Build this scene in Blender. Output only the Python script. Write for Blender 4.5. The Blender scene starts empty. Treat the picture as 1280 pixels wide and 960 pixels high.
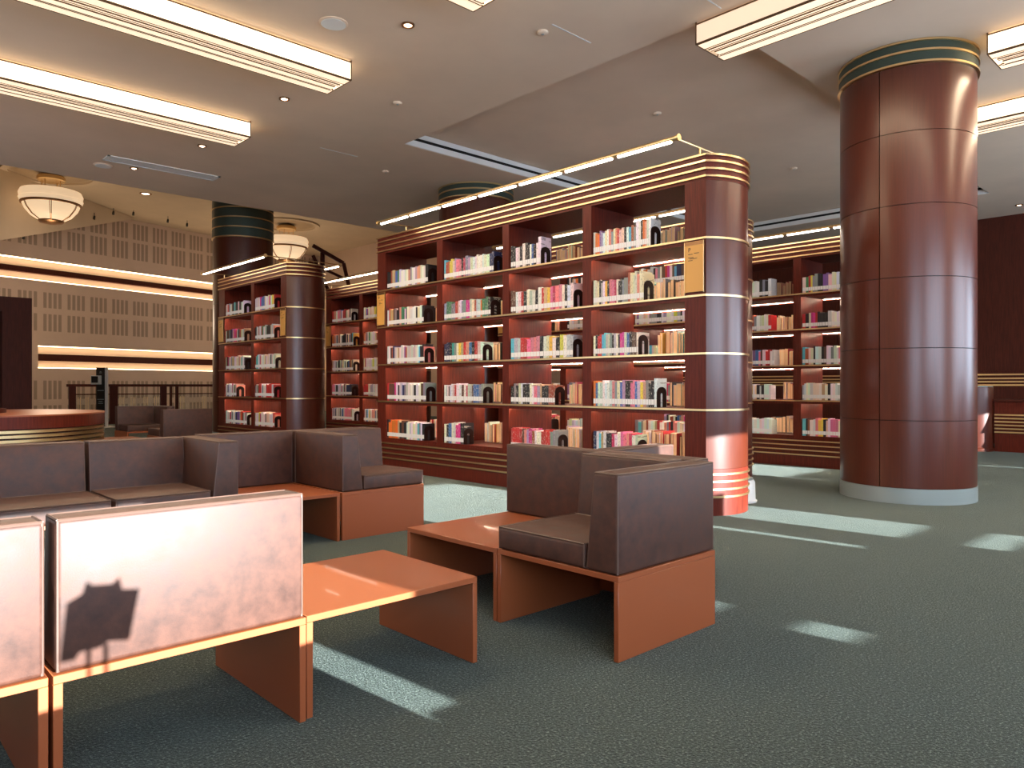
import bpy, bmesh, math, random
from mathutils import Vector, Matrix
PI = math.pi
random.seed(7)
S = bpy.context.scene
COL = S.collection

# ------------------------------------------------------------------ camera
cam_d = bpy.data.cameras.new('camera'); cam = bpy.data.objects.new('camera', cam_d); COL.objects.link(cam)
cam.location = (0, 0, 1.05); cam.rotation_euler = (PI/2, 0, 0.8134 - PI/2)
cam_d.sensor_width = 36; cam_d.lens = 928/1280*36; cam_d.shift_y = 2/1280; cam_d.clip_start = .05; cam_d.clip_end = 200
S.camera = cam

# ------------------------------------------------------------------ world, sun, daylight, exposure
W = bpy.data.worlds.new('sky'); S.world = W; W.use_nodes = True
W.node_tree.nodes['Background'].inputs[0].default_value = (.55, .75, 1, 1)
W.node_tree.nodes['Background'].inputs[1].default_value = 1.0
SUN = Vector((-.08, 1, -.21)).normalized()
sl = bpy.data.lights.new('sun', 'SUN'); sl.energy = 33; sl.angle = .0075; sl.color = (.95, .98, 1)
so = bpy.data.objects.new('sun', sl); COL.objects.link(so); so.rotation_euler = SUN.to_track_quat('-Z', 'Y').to_euler(); so.location = (0, -6, 5)
OPENINGS = [(-2.6, 1.93, 3.9), (3.38, 3.58, 1.10), (3.85, 6.45, 3.9), (8.65, 9.8, 3.9), (11.6, 14.2, 3.9)]
DAYLIGHT = 8.0            # radiance of each window seen from the room
for i, (a, b) in enumerate([(-2.6, 1.93), (3.4, 6.5), (8.0, 10.6), (11.4, 14.6)]):
    al = bpy.data.lights.new('window_area_light', 'AREA'); al.shape = 'RECTANGLE'; al.size = b-a; al.size_y = 2.0
    al.energy = DAYLIGHT*PI*(b-a)*2.0; al.color = (.64, .80, 1)
    ao = bpy.data.objects.new('window_area_light', al); COL.objects.link(ao)
    ao.location = ((a+b)/2, -2.3, 1.82); ao.rotation_euler = (PI/2, 0, 0)
al = bpy.data.lights.new('window_area_light', 'AREA'); al.shape = 'RECTANGLE'; al.size = 6; al.size_y = 2.5; al.energy = 1.7*PI*15; al.color = (.95, .96, 1)  # fill light at the added left window, lifts the far ceiling
ao = bpy.data.objects.new('window_area_light', al); COL.objects.link(ao); ao.location = (-2.9, 9, 2.1); ao.rotation_euler = (PI/2, 0, -PI/2)
S.view_settings.view_transform = 'Standard'; S.view_settings.look = 'None'
S.view_settings.exposure = 0.3; S.view_settings.gamma = 1; S.view_settings.use_curve_mapping = False
S.cycles.use_denoising = True
S.cycles.max_bounces = 8; S.cycles.diffuse_bounces = 4; S.cycles.glossy_bounces = 3; S.cycles.transparent_max_bounces = 12
S.cycles.sample_clamp_indirect = 6; S.cycles.caustics_reflective = False; S.cycles.caustics_refractive = False

# ------------------------------------------------------------------ materials
def nodes(m): return m.node_tree.nodes, m.node_tree.links
def mat(name, col, rough=.5, metal=0, emit=None, es=0, coat=0, spec=.5, sheen=0):
    m = bpy.data.materials.new(name); m.use_nodes = True
    b = m.node_tree.nodes['Principled BSDF']
    b.inputs['Base Color'].default_value = (*col, 1); b.inputs['Roughness'].default_value = rough
    b.inputs['Metallic'].default_value = metal; b.inputs['Coat Weight'].default_value = coat
    b.inputs['Specular IOR Level'].default_value = spec; b.inputs['Sheen Weight'].default_value = sheen
    if emit: b.inputs['Emission Color'].default_value = (*emit, 1); b.inputs['Emission Strength'].default_value = es
    return m
def coords(N, L, kind, scale):
    tc = N.new('ShaderNodeTexCoord'); mp = N.new('ShaderNodeMapping'); mp.inputs['Scale'].default_value = scale
    L.new(tc.outputs[kind], mp.inputs['Vector']); return mp.outputs['Vector']
def noise(N, L, vec, scale, detail=3, rough=.5):
    n = N.new('ShaderNodeTexNoise'); n.inputs['Scale'].default_value = scale; n.inputs['Detail'].default_value = detail
    n.inputs['Roughness'].default_value = rough; L.new(vec, n.inputs['Vector']); return n.outputs['Fac']
def ramp(N, L, fac, stops):
    r = N.new('ShaderNodeValToRGB'); el = r.color_ramp.elements
    while len(el) < len(stops): el.new(.5)
    for e, (p, c) in zip(el, stops): e.position = p; e.color = (*c, 1)
    L.new(fac, r.inputs['Fac']); return r.outputs['Color']
def bump(N, L, fac, strength, dist, target):
    b = N.new('ShaderNodeBump'); b.inputs['Strength'].default_value = strength; b.inputs['Distance'].default_value = dist
    L.new(fac, b.inputs['Height']); L.new(b.outputs['Normal'], target.inputs['Normal'])

def wood(name, dark, light, rough=.32, coat=.25, scale=(9, 9, .7)):
    m = mat(name, light, rough, coat=coat); N, L = nodes(m); B = N['Principled BSDF']
    B.inputs['Coat Roughness'].default_value = .25
    f = noise(N, L, coords(N, L, 'Object', scale), 6, 5, .6)
    L.new(ramp(N, L, f, [(.3, dark), (.7, light)]), B.inputs['Base Color'])
    bump(N, L, f, .05, .002, B)
    return m
M = {}
M['mahogany'] = wood('mahogany_veneer', (.070, .009, .004), (.135, .018, .008), .42, 0)
M['mahogany'].node_tree.nodes['Principled BSDF'].inputs['Specular IOR Level'].default_value = .22
M['mahogany_column'] = wood('column_veneer', (.066, .011, .004), (.088, .0155, .0055), .33, .4, (14, 14, .5))
M['mahogany_column'].node_tree.nodes['Principled BSDF'].inputs['Specular IOR Level'].default_value = .4
M['mahogany_dark'] = wood('dark_mahogany', (.050, .010, .005), (.090, .017, .008), .55, 0)
M['mahogany_dark'].node_tree.nodes['Principled BSDF'].inputs['Specular IOR Level'].default_value = .2
M['brass'] = mat('brass_trim', (.80, .58, .30), .32, 1)
M['brass_dark'] = mat('bronze', (.28, .15, .07), .4, 1)
M['green'] = mat('green_patina_band', (.045, .065, .05), .35, .3)
M['plinth_grey'] = mat('grey_plinth', (.30, .36, .36), .35, .2)
M['laminate'] = mat('terracotta_laminate', (.30, .078, .026), .38, coat=.1)
def leather():
    m = mat('brown_leather', (.1, .05, .03), .56, spec=.42, coat=.26); N, L = nodes(m); B = N['Principled BSDF']; B.inputs['Coat Roughness'].default_value = .5
    v = coords(N, L, 'Object', (1, 1, 1))
    f = noise(N, L, v, 16, 6, .65); f2 = noise(N, L, v, 260, 3, .5)
    L.new(ramp(N, L, f, [(.3, (.036, .012, .007)), (.72, (.092, .032, .018))]), B.inputs['Base Color'])
    r = N.new('ShaderNodeMapRange'); r.inputs[1].default_value = .3; r.inputs[2].default_value = .7; r.inputs[3].default_value = .52; r.inputs[4].default_value = .68
    L.new(f, r.inputs[0]); L.new(r.outputs[0], B.inputs['Roughness'])
    bump(N, L, f2, .12, .002, B)
    return m
M['leather'] = leather()
M['piping'] = mat('leather_piping', (.10, .055, .04), .5)
def carpet():
    m = mat('green_speckled_carpet', (.06, .07, .05), .95, spec=.05, sheen=.34); N, L = nodes(m); B = N['Principled BSDF']
    B.inputs['Sheen Tint'].default_value = (.85, 1, .95, 1); B.inputs['Sheen Roughness'].default_value = .45
    v = coords(N, L, 'Object', (1, 1, 1))
    f = noise(N, L, v, 110, 3, .75); g = noise(N, L, v, 1.1, 3, .5)
    c = ramp(N, L, f, [(.38, (.004, .007, .005)), (.47, (.020, .029, .022)), (.56, (.052, .068, .052)), (.66, (.28, .34, .27))])
    mx = N.new('ShaderNodeMixRGB'); mx.blend_type = 'MULTIPLY'; mx.inputs[0].default_value = .5
    L.new(c, mx.inputs[1]); L.new(ramp(N, L, g, [(.3, (.7, .8, .85)), (.7, (1, 1, 1))]), mx.inputs[2]); L.new(mx.outputs[0], B.inputs['Base Color'])
    bump(N, L, f, 1.0, .02, B)
    return m
M['carpet'] = carpet()
def plaster(name, col, d=.92):
    m = mat(name, col, .85, spec=.25); N, L = nodes(m); B = N['Principled BSDF']
    f = noise(N, L, coords(N, L, 'Object', (1, 1, 1)), 1.3, 4, .6)
    L.new(ramp(N, L, f, [(.3, tuple(c*d for c in col)), (.7, col)]), B.inputs['Base Color'])
    g = noise(N, L, coords(N, L, 'Object', (1, 1, 1)), 90, 2, .5); bump(N, L, g, .06, .002, B)
    return m
M['ceiling'] = plaster('cream_ceiling', (.80, .615, .46))
M['atrium_ceiling'] = plaster('atrium_ceiling', (.62, .50, .36))
M['panelwall'] = plaster('beige_acoustic_panel', (.60, .45, .345))
M['slot'] = mat('acoustic_slot', (.33, .245, .18), .9)
M['white'] = mat('white_metal', (.75, .75, .74), .45)
M['black'] = mat('black_plastic', (.012, .012, .013), .4)
M['bookend'] = mat('dark_bookend_steel', (.016, .005, .004), .5, 0, spec=.2)
M['led'] = mat('shelf_led', (1, .9, .8), .5, emit=(1, .78, .56), es=130)
M['lens'] = mat('lamp_lens', (1, 1, 1), .5, emit=(1, .86, .72), es=15)
M['shade'] = mat('lit_fabric_shade', (.9, .8, .65), .7, emit=(1, .76, .47), es=1.75)
M['shade_low'] = mat('lit_lower_lamella', (.85, .72, .58), .7, emit=(1, .74, .50), es=.85)
M['shade_dim'] = mat('faint_glow_shade', (.8, .7, .55), .7, emit=(1, .70, .45), es=.55)  # this shade also emits, more weakly than the others
M['cove'] = mat('cove_led', (1, .9, .7), .5, emit=(1, .74, .44), es=6.5)
M['bowl'] = mat('alabaster_bowl', (.9, .75, .55), .5, emit=(1, .70, .42), es=.50)
M['bulb'] = mat('downlight_bulb', (1, .9, .8), .5, emit=(1, .72, .5), es=6)
M['frame'] = mat('bronze_frame', (.16, .09, .045), .45, .6)
M['amber'] = mat('amber_sign', (.72, .36, .08), .45)
M['ink'] = mat('dark_ink', (.03, .02, .015), .6)
M['void'] = mat('dark_void', (.006, .005, .005), .9)
M['pages'] = mat('book_pages', (.84, .58, .34), .8)
M['grey_floor'] = mat('brown_stone_floor', (.25, .16, .10), .45)
def label_mat():
    m = mat('spine_label_paper', (.85, .83, .80), .6); N, L = nodes(m); B = N['Principled BSDF']
    v = coords(N, L, 'Generated', (1, 3.2, 4)); f = noise(N, L, v, 3.0, 1, .5)
    L.new(ramp(N, L, f, [(.60, (.90, .88, .86)), (.72, (.55, .48, .47))]), B.inputs['Base Color'])
    return m
M['label'] = label_mat()
def cover_mat():
    m = mat('book_cover', (.5, .5, .5), .45); N, L = nodes(m); B = N['Principled BSDF']
    oi = N.new('ShaderNodeObjectInfo'); tc = N.new('ShaderNodeTexCoord')
    ad = N.new('ShaderNodeVectorMath'); ad.operation = 'MULTIPLY_ADD'; ad.inputs[1].default_value = (1, 2.2, 7)
    cv = N.new('ShaderNodeCombineXYZ'); mu = N.new('ShaderNodeMath'); mu.operation = 'MULTIPLY'; mu.inputs[1].default_value = 37
    L.new(oi.outputs['Random'], mu.inputs[0])
    for k in range(3): L.new(mu.outputs[0], cv.inputs[k])
    L.new(tc.outputs['Generated'], ad.inputs[0]); L.new(cv.outputs[0], ad.inputs[2])
    f = noise(N, L, ad.outputs[0], 1.5, 2, .6)
    gt = N.new('ShaderNodeMath'); gt.operation = 'GREATER_THAN'; gt.inputs[1].default_value = .60; L.new(f, gt.inputs[0])
    lt = N.new('ShaderNodeMath'); lt.operation = 'MULTIPLY'; lt.inputs[1].default_value = .55; L.new(gt.outputs[0], lt.inputs[0])
    # lettering tone: dark on pale covers, pale on dark covers
    bw = N.new('ShaderNodeRGBToBW'); L.new(oi.outputs['Color'], bw.inputs[0])
    tone = ramp(N, L, bw.outputs[0], [(.22, (.72, .66, .56)), (.30, (.07, .05, .06))])
    mx = N.new('ShaderNodeMixRGB'); L.new(lt.outputs[0], mx.inputs[0]); L.new(oi.outputs['Color'], mx.inputs[1]); L.new(tone, mx.inputs[2])
    L.new(mx.outputs[0], B.inputs['Base Color'])
    return m
M['cover'] = cover_mat()
def attr_mat():
    m = mat('shelved_book_colours', (.5, .5, .5), .5); N, L = nodes(m)
    a = N.new('ShaderNodeVertexColor'); a.layer_name = 'Col'; L.new(a.outputs[0], N['Principled BSDF'].inputs['Base Color']); return m
M['bookstuff'] = attr_mat()
def glass():
    m = bpy.data.materials.new('clear_glass'); m.use_nodes = True; N, L = nodes(m); N.clear()
    o = N.new('ShaderNodeOutputMaterial'); mx = N.new('ShaderNodeMixShader'); t = N.new('ShaderNodeBsdfTransparent'); g = N.new('ShaderNodeBsdfGlossy')
    t.inputs[0].default_value = (.95, .97, .96, 1); g.inputs['Roughness'].default_value = .03; mx.inputs[0].default_value = .07
    L.new(t.outputs[0], mx.inputs[1]); L.new(g.outputs[0], mx.inputs[2]); L.new(mx.outputs[0], o.inputs[0]); return m
M['glass'] = glass()
M['blind'] = mat('roller_blind_fabric', (.5, .47, .42), .9)

# ------------------------------------------------------------------ mesh helpers
class MB:
    def __init__(s): s.v = []; s.f = []
    def quadbox(s, b, t):                       # two loops of 4 (bottom, top), counter-clockwise
        n = len(s.v); s.v += [tuple(p) for p in b] + [tuple(p) for p in t]
        s.f += [(n+3, n+2, n+1, n), (n+4, n+5, n+6, n+7)] + [(n+i, n+(i+1) % 4, n+4+(i+1) % 4, n+4+i) for i in range(4)]
        return s
    def box(s, x0, x1, y0, y1, z0, z1):
        if x0 > x1: x0, x1 = x1, x0
        if y0 > y1: y0, y1 = y1, y0
        if z0 > z1: z0, z1 = z1, z0
        r = [(x0, y0), (x1, y0), (x1, y1), (x0, y1)]
        return s.quadbox([(x, y, z0) for x, y in r], [(x, y, z1) for x, y in r])
    def prism(s, poly, z0, z1):
        n = len(s.v); k = len(poly); s.v += [(x, y, z0) for x, y in poly] + [(x, y, z1) for x, y in poly]
        s.f += [tuple(range(n+k-1, n-1, -1)), tuple(range(n+k, n+2*k))] + [(n+i, n+(i+1) % k, n+k+(i+1) % k, n+k+i) for i in range(k)]
        return s
    def ring(s, inner, outer, z0, z1, closed=True):
        n = len(s.v); k = len(inner)
        for z in (z0, z1): s.v += [(x, y, z) for x, y in inner] + [(x, y, z) for x, y in outer]
        rng = range(k) if closed else range(k-1)
        for i in rng:
            j = (i+1) % k
            s.f += [(n+k+i, n+k+j, n+3*k+j, n+3*k+i), (n+j, n+i, n+2*k+i, n+2*k+j), (n+2*k+i, n+3*k+i, n+3*k+j, n+2*k+j), (n+i, n+j, n+k+j, n+k+i)]
        if not closed: s.f += [(n, n+k, n+3*k, n+2*k), (n+k-1, n+3*k-1, n+4*k-1, n+2*k-1)]
        return s
    def tube(s, p0, p1, r, k=10, r1=None):
        p0 = Vector(p0); p1 = Vector(p1); d = (p1-p0).normalized(); a = d.orthogonal().normalized(); b = d.cross(a); r1 = r if r1 is None else r1
        n = len(s.v)
        for p, q in ((p0, r), (p1, r1)):
            for i in range(k):
                t = 2*PI*i/k; s.v.append(tuple(p + a*(q*math.cos(t)) + b*(q*math.sin(t))))
        s.f += [(n+i, n+(i+1) % k, n+k+(i+1) % k, n+k+i) for i in range(k)] + [tuple(range(n+k-1, n-1, -1)), tuple(range(n+k, n+2*k))]
        return s
    def lathe(s, prof, k=40, cx=0, cy=0):       # prof: list of (radius, z); capped
        n = len(s.v)
        for r, z in prof:
            for i in range(k):
                t = 2*PI*i/k; s.v.append((cx+r*math.cos(t), cy+r*math.sin(t), z))
        for j in range(len(prof)-1):
            s.f += [(n+j*k+i, n+j*k+(i+1) % k, n+(j+1)*k+(i+1) % k, n+(j+1)*k+i) for i in range(k)]
        s.f += [tuple(range(n+k-1, n-1, -1)), tuple(range(n+(len(prof)-1)*k, n+len(prof)*k))]
        return s
    def build(s, name, m, parent=None, bevel=0, seg=2, smooth=40):
        me = bpy.data.meshes.new(name); me.from_pydata(s.v, [], s.f); me.update()
        if bevel:
            bm = bmesh.new(); bm.from_mesh(me)
            ed = [e for e in bm.edges if len(e.link_faces) == 2 and e.calc_face_angle(0) > .5]
            bmesh.ops.bevel(bm, geom=ed, offset=bevel, segments=seg, profile=.5, affect='EDGES', clamp_overlap=True)
            bm.to_mesh(me); bm.free()
        if smooth:
            for p in me.polygons: p.use_smooth = True
            me.set_sharp_from_angle(angle=math.radians(smooth))
        me.materials.append(m)
        o = bpy.data.objects.new(name, me); COL.objects.link(o)
        if parent: o.parent = parent
        return o
def tag(o, label=None, cat=None, group=None, kind=None):
    if label: o['label'] = label
    if cat: o['category'] = cat
    if group: o['group'] = group
    if kind: o['kind'] = kind
    return o
def thing(name, label, cat, loc=(0, 0, 0), rz=0, group=None):
    o = bpy.data.objects.new(name, None); COL.objects.link(o); o.empty_display_size = .1
    o.location = loc; o.rotation_euler = (0, 0, rz); return tag(o, label, cat, group)
def struct(o): o['kind'] = 'structure'; return o
def copy_tree(o, parent=None):
    c = o.copy(); COL.objects.link(c)
    if parent: c.parent = parent
    for ch in list(o.children): copy_tree(ch, c)
    return c
def at(u, D):                                   # a point of the floor plan seen under photo column u at distance D
    a = .8134; k = (u-640)/928
    return Vector((D*(math.cos(a)+k*math.sin(a)), D*(math.sin(a)-k*math.cos(a)), 0))

# ------------------------------------------------------------------ room shell
ZC, ZF, ZA = 4.1, 4.286, 6.48
CX0, CX1, CY0, CY1 = 5.45, 13.6, 3.35, 7.75     # raised coffer in the ceiling
fl = struct(MB().box(-3, 15.6, -2.5, 34, -.1, 0).build('floor', M['carpet'], smooth=0))
ce = MB()
for r in ((-3, CX0, -2.5, 12.2), (CX1, 15.6, -2.5, 12.2), (CX0, CX1, -2.5, CY0), (CX0, CX1, CY1, 12.2)): ce.box(*r, ZC, ZC+.36)
ce.box(CX0-.05, CX1+.05, CY0-.05, CY1+.05, ZF, ZF+.1)
ce.box(-3, 15.6, 12.2, 12.3, ZC, ZA)            # fascia above the low ceiling's edge
ceil = struct(ce.build('ceiling', M['ceiling'], smooth=0))
co = MB().box(CX0-.02, CX1, CY1, CY1+.03, ZC+.02, ZF).box(CX1, CX1+.03, CY0, CY1, ZC+.02, ZF)
co.build('coffer_side', M['ceiling'], ceil, smooth=0)
MB().box(CX0, CX1, CY1-.012, CY1, ZC+.075, ZC+.115).box(CX1-.012, CX1, CY0, CY1, ZC+.075, ZC+.115).build('slot_diffuser', M['void'], ceil, smooth=0)
for z0, z1 in ((ZC+.004, ZC+.075), (ZC+.115, ZF-.01)):
    MB().box(CX0, CX1, CY1-.02, CY1, z0, z1).box(CX1-.02, CX1, CY0, CY1, z0, z1).build('slot_frame', M['white'], ceil, smooth=0)
for (x0, y0, x1, y1) in ((4.55, 4.32, 5.05, 4.31), (4.9, 3.2, 5.35, 3.2), (4.75, 8.6, 5.3, 8.6)):
    MB().box(x0, x1, y0-.006, y0+.006, ZC-.003, ZC).build('access_panel_joint', M['white'], ceil, smooth=0)
struct(MB().box(-3, 15.6, 12.3, 34, ZA, ZA+.1).build('ceiling_atrium', M['atrium_ceiling'], smooth=0))
struct(MB().box(-3.1, -3, -2.5, 34, 0, .8).box(-3.1, -3, -2.5, 34, 3.4, ZA).box(-3.1, -3, -2.5, 6, .8, 3.4).box(-3.1, -3, 12, 34, .8, 3.4).build('wall_left', M['panelwall'], smooth=0))
w = struct(MB().box(-3.08, -3.02, 6, 12, .8, .87).box(-3.08, -3.02, 6, 12, 3.33, 3.4).box(-3.08, -3.02, 7.97, 8.03, .87, 3.33).box(-3.08, -3.02, 9.97, 10.03, .87, 3.33).build('window_9', M['frame'], smooth=0))  # unseen window added to brighten the far ceiling
MB().box(-3.055, -3.045, 6, 12, .8, 3.4).build('pane', M['glass'], w, smooth=0)
struct(MB().box(15.6, 15.7, 12.3, 34, 0, ZA).build('wall_atrium', M['panelwall'], smooth=0))
wr = struct(MB().box(15.6, 15.7, -2.5, 12.3, 0, ZA).build('wall_right', M['mahogany_dark'], smooth=0))
for z in (1.06, 1.12, 1.18, 1.25): MB().box(15.57, 15.6, -2.5, 12, z-.014, z+.014).build('brass_band', M['brass'], wr, smooth=0)
for k in range(8): MB().box(15.585, 15.6, -2.4+k*1.8, -2.4+k*1.8+1.78, 1.32, 4.05).build('wall_panel', M['mahogany_dark'], wr, smooth=0)
# window side, behind and beside the camera
ww = MB().box(-3, 15.6, -2.7, -2.5, 0, .79).box(-3, 15.6, -2.7, -2.5, 3.9, 4.1)
prev = -3
for a, b, h in OPENINGS + [(15.6, 15.6, 3.9)]:
    if a > prev: ww.box(prev, a, -2.7, -2.5, .79, 3.9)
    if h < 3.9: ww.box(a, b, -2.7, -2.5, h, 3.9)
    prev = b
struct(ww.build('wall_window', M['ceiling'], smooth=0))
for i, (a, b, h) in enumerate(OPENINGS):
    w = struct(MB().box(a, b, -2.66, -2.56, .869, .935).box(a, b, -2.66, -2.56, min(h, 1.93)-.06, min(h, 1.93)).build('window_%d' % (i+1), M['frame'], smooth=0))
    MB().box(a, b, -2.612, -2.606, .79, h).build('pane', M['glass'], w, smooth=0)
    if h > 2: MB().box(a, b, -2.55, -2.54, 1.88, 3.9).build('roller_blind', M['blind'], w, smooth=0)

# atrium wall: acoustic panels, two lit troughs
TH = math.radians(14.96); WP = at(150, 24); WD = Vector((math.cos(TH), math.sin(TH), 0)); WN = Vector((math.sin(TH), -math.cos(TH), 0))
def wall_s(u):                                  # distance along the atrium wall of a photo column
    k = at(u, 1); den = WD.x*k.y - WD.y*k.x
    return (WP.y*k.x - WP.x*k.y)/den if abs(den) > 1e-6 else 0
aw = bpy.data.objects.new('wall_back', None); COL.objects.link(aw); aw.location = WP; aw.rotation_euler = (0, 0, TH); aw['kind'] = 'structure'
def awbox(name, s0, s1, d0, d1, z0, z1, m):     # local x along the wall, -y towards the room
    return MB().box(s0, s1, -d1, -d0, z0, z1).build(name, m, aw, smooth=0)
S0 = wall_s(43) - .05
TR = [(1.57, 2.23, 1.79, 1.99, S0+.15), (4.15, 4.77, 4.36, 4.52, -12)]
awbox('wall_core', -12, 20, -.4, -.2, 0, ZA, M['panelwall'])
zs = [0, 1.57, 2.23, 4.15, 4.77, ZA]
for z0, z1 in ((0, 1.57), (2.23, 4.15), (4.77, ZA)): awbox('panel_band', -12, 20, -.2, 0, z0, z1, M['panelwall'])
awbox('panel_band', -12, S0+.15, -.2, 0, 1.57, 2.23, M['panelwall'])
for z0, z1, d0, d1, s0 in TR:
    awbox('wood_rail', s0, 20, -.19, -.02, d0, d1, M['mahogany_dark'])
    awbox('cove_light', s0, 20, -.12, -.02, z1-.02, z1, M['cove'])
    awbox('cove_light', s0, 20, -.12, -.02, z0, z0+.02, M['cove'])
G0 = wall_s(54.3); GP = (wall_s(214.6)-G0)/6
sm = MB()
for z0, z1 in ((5.85, 6.36), (5.18, 5.74), (3.36, 3.82), (2.67, 3.18), (.64, 1.2), (.05, .46)):
    for g in range(-6, 16):
        for q in range(4):
            s = G0 + g*GP + q*GP*.205
            sm.box(s, s+GP*.125, -.006, .02, z0, z1)
sl_o = sm.build('acoustic_slots', M['slot'], aw, smooth=0); sl_o['kind'] = 'stuff'
# sloping slab standing in for a glass reflection at the atrium ceiling corner
p_peak = WP + WD*wall_s(168); so_mb = MB()
q0 = at(168, 24); q1 = at(-60, 17)
struct(MB().quadbox([(q0.x, q0.y, 6.44), (q0.x-.3, q0.y+.6, 6.44), (q1.x-.3, q1.y+.6, 4.2), (q1.x, q1.y, 4.2)],
                    [(q0.x, q0.y, 6.47), (q0.x-.3, q0.y+.6, 6.47), (q1.x-.3, q1.y+.6, 6.47), (q1.x, q1.y, 6.47)]).build('reflection_slab_ceiling', M['atrium_ceiling'], smooth=0))

# ------------------------------------------------------------------ columns
def column(cx, cy, R, top, caps, label, joints, plinth=.137, angs=(0,)):
    t = thing('column', label, 'column', (cx, cy, 0)); t['kind'] = 'thing'
    MB().lathe([(R+.004, 0), (R+.004, plinth)], 64).build('plinth', M['plinth_grey'], t)
    MB().lathe([(R-.012, plinth), (R-.012, top)], 64).build('core', M['void'], t)
    zs = [plinth] + joints + [caps[0]]
    for a, b in zip(zs, zs[1:]):
        for k in range(len(angs)):
            a0 = angs[k]; a1 = angs[(k+1) % len(angs)]; a1 = a1 + 2*PI if a1 <= a0 else a1
            n = max(6, int((a1-a0)/(2*PI)*64)); g = .004/R
            arc = [a0+g+(a1-a0-2*g)*i/n for i in range(n+1)]
            MB().ring([((R-.011)*math.cos(x), (R-.011)*math.sin(x)) for x in arc], [(R*math.cos(x), R*math.sin(x)) for x in arc], a+.003, b-.003, False).build('veneer_panel', M['mahogany_column'], t)
    for z0, z1 in zip(caps, caps[1:] + [top]):
        MB().lathe([(R+.012, z0), (R+.022, z0+.004), (R+.022, z0+.022), (R+.012, z0+.026)], 64).build('brass_band', M['brass'], t)
        MB().lathe([(R+.012, z0+.02), (R+.012, z1)], 64).build('green_band', M['green'], t)
    return t
J = [.739, 1.382, 2.012, 2.656, 3.30]
SEAM = [math.radians(a) for a in (177, 297, 57)]
column(7.59, 2.56, .577, ZC-.002, [3.885, 3.985, 4.074], 'thick mahogany column with grey plinth and green band, standing clear on the carpet', J, angs=SEAM)
column(7.60, 8.86, .577, ZC-.002, [3.885, 3.985, 4.074], 'mahogany column whose head shows above the large open bookcase', J, angs=SEAM)
c3 = at(304, 15.0)
column(c3.x, c3.y, .575, ZA-.01, [3.95, 4.14, 4.33, 4.52, 4.71], 'dark tall column with wide green bands rising behind the small rounded bookcase', J, angs=SEAM)

# ------------------------------------------------------------------ ceiling fittings
def light_box(label, x0, x1, y0, y1, axis, m=None, power=36):
    m = m or M['shade']; t = thing('ceiling_light', label, 'light', ((x0+x1)/2, (y0+y1)/2, ZC), 0, 'long stepped ceiling lights')
    X = (x1-x0)/2; Y = (y1-y0)/2; h = .185
    MB().box(-X, X, -Y, Y, -h, -.02).build('fabric_shade', m, t, bevel=.004, seg=1)
    MB().box(-X+.05, X-.05, -Y+.05, Y-.05, -.03, 0).build('mounting_tray', M['frame'], t, smooth=0)
    f = MB()                                    # thin bronze edges
    for z in (-h-.004,):
        f.box(-X-.004, X+.004, -Y-.005, -Y+.004, z, z+.012).box(-X-.004, X+.004, Y-.004, Y+.005, z, z+.012).box(-X-.005, -X+.004, -Y, Y, z, z+.012).box(X-.004, X+.005, -Y, Y, z, z+.012)
    for sx in (-1, 1):
        for sy in (-1, 1): f.box(sx*X-.005, sx*X+.005, sy*Y-.005, sy*Y+.005, -h, 0)
    f.box(-X, X, -Y-.004, -Y+.004, -.024, -.012).box(-X, X, Y-.004, Y+.004, -.024, -.012).box(-X-.004, -X+.004, -Y, Y, -.024, -.012).box(X-.004, X+.004, -Y, Y, -.024, -.012)
    f.build('bronze_edge', M['frame'], t, smooth=0)
    la = bpy.data.lights.new('lamp_glow', 'AREA'); la.shape = 'RECTANGLE'; la.size = 2*X-.2; la.size_y = 2*Y-.1; la.energy = power*(X*Y*4); la.color = (1, .76, .50)
    lo = bpy.data.objects.new('lamp_glow', la); COL.objects.link(lo); lo.parent = t; lo.location = (0, 0, -h-.05)
    w = Y if axis == 'x' else X                 # stepped lamellae below
    n = 4
    for i, (a, b, z) in enumerate(((-.99, -.46, .006), (-.40, -.24, .018), (-.19, .19, .030), (.24, .40, .018), (.46, .99, .006))):
        e = .01 + .03*(2-abs(i-2))
        q = MB()
        if axis == 'x': q.box(-X+e, X-e, a*w, b*w, -h-z, -h)
        else: q.box(a*w, b*w, -Y+e, Y-e, -h-z, -h)
        s_ = q.build('lamella', M['shade_low'], t, smooth=0)
        r = MB()
        for c in (a, b):
            if axis == 'x': r.box(-X+e, X-e, c*w-.004, c*w+.004, -h-z-.003, -h-z+.006)
            else: r.box(c*w-.004, c*w+.004, -Y+e, Y-e, -h-z-.003, -h-z+.006)
        r.build('bronze_lip', M['frame'], s_, smooth=0)
    return t
light_box('stepped warm ceiling light cut by the top edge, first of the parallel three', -.5, 3.69, 3.90, 4.33, 'x')
light_box('long stepped warm ceiling light running off the top, above the pale bench back', -.5, 3.69, 6.10, 6.53, 'x')
light_box('lower stepped ceiling light, nearest the bowl pendants and the atrium', -.5, 3.69, 8.29, 8.72, 'x')
light_box('dim-sided stepped ceiling light over the raised coffer, before the column', 5.41, 5.84, -.6, 3.47, 'y', M['shade_dim'])
light_box('bright stepped ceiling light just beside the head of the thick column', 7.40, 7.83, -1.8, 1.84, 'y')
light_box('stepped ceiling light seen past the thick column, farther from the windows', 9.25, 9.68, -1.5, 2.75, 'y')
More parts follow.
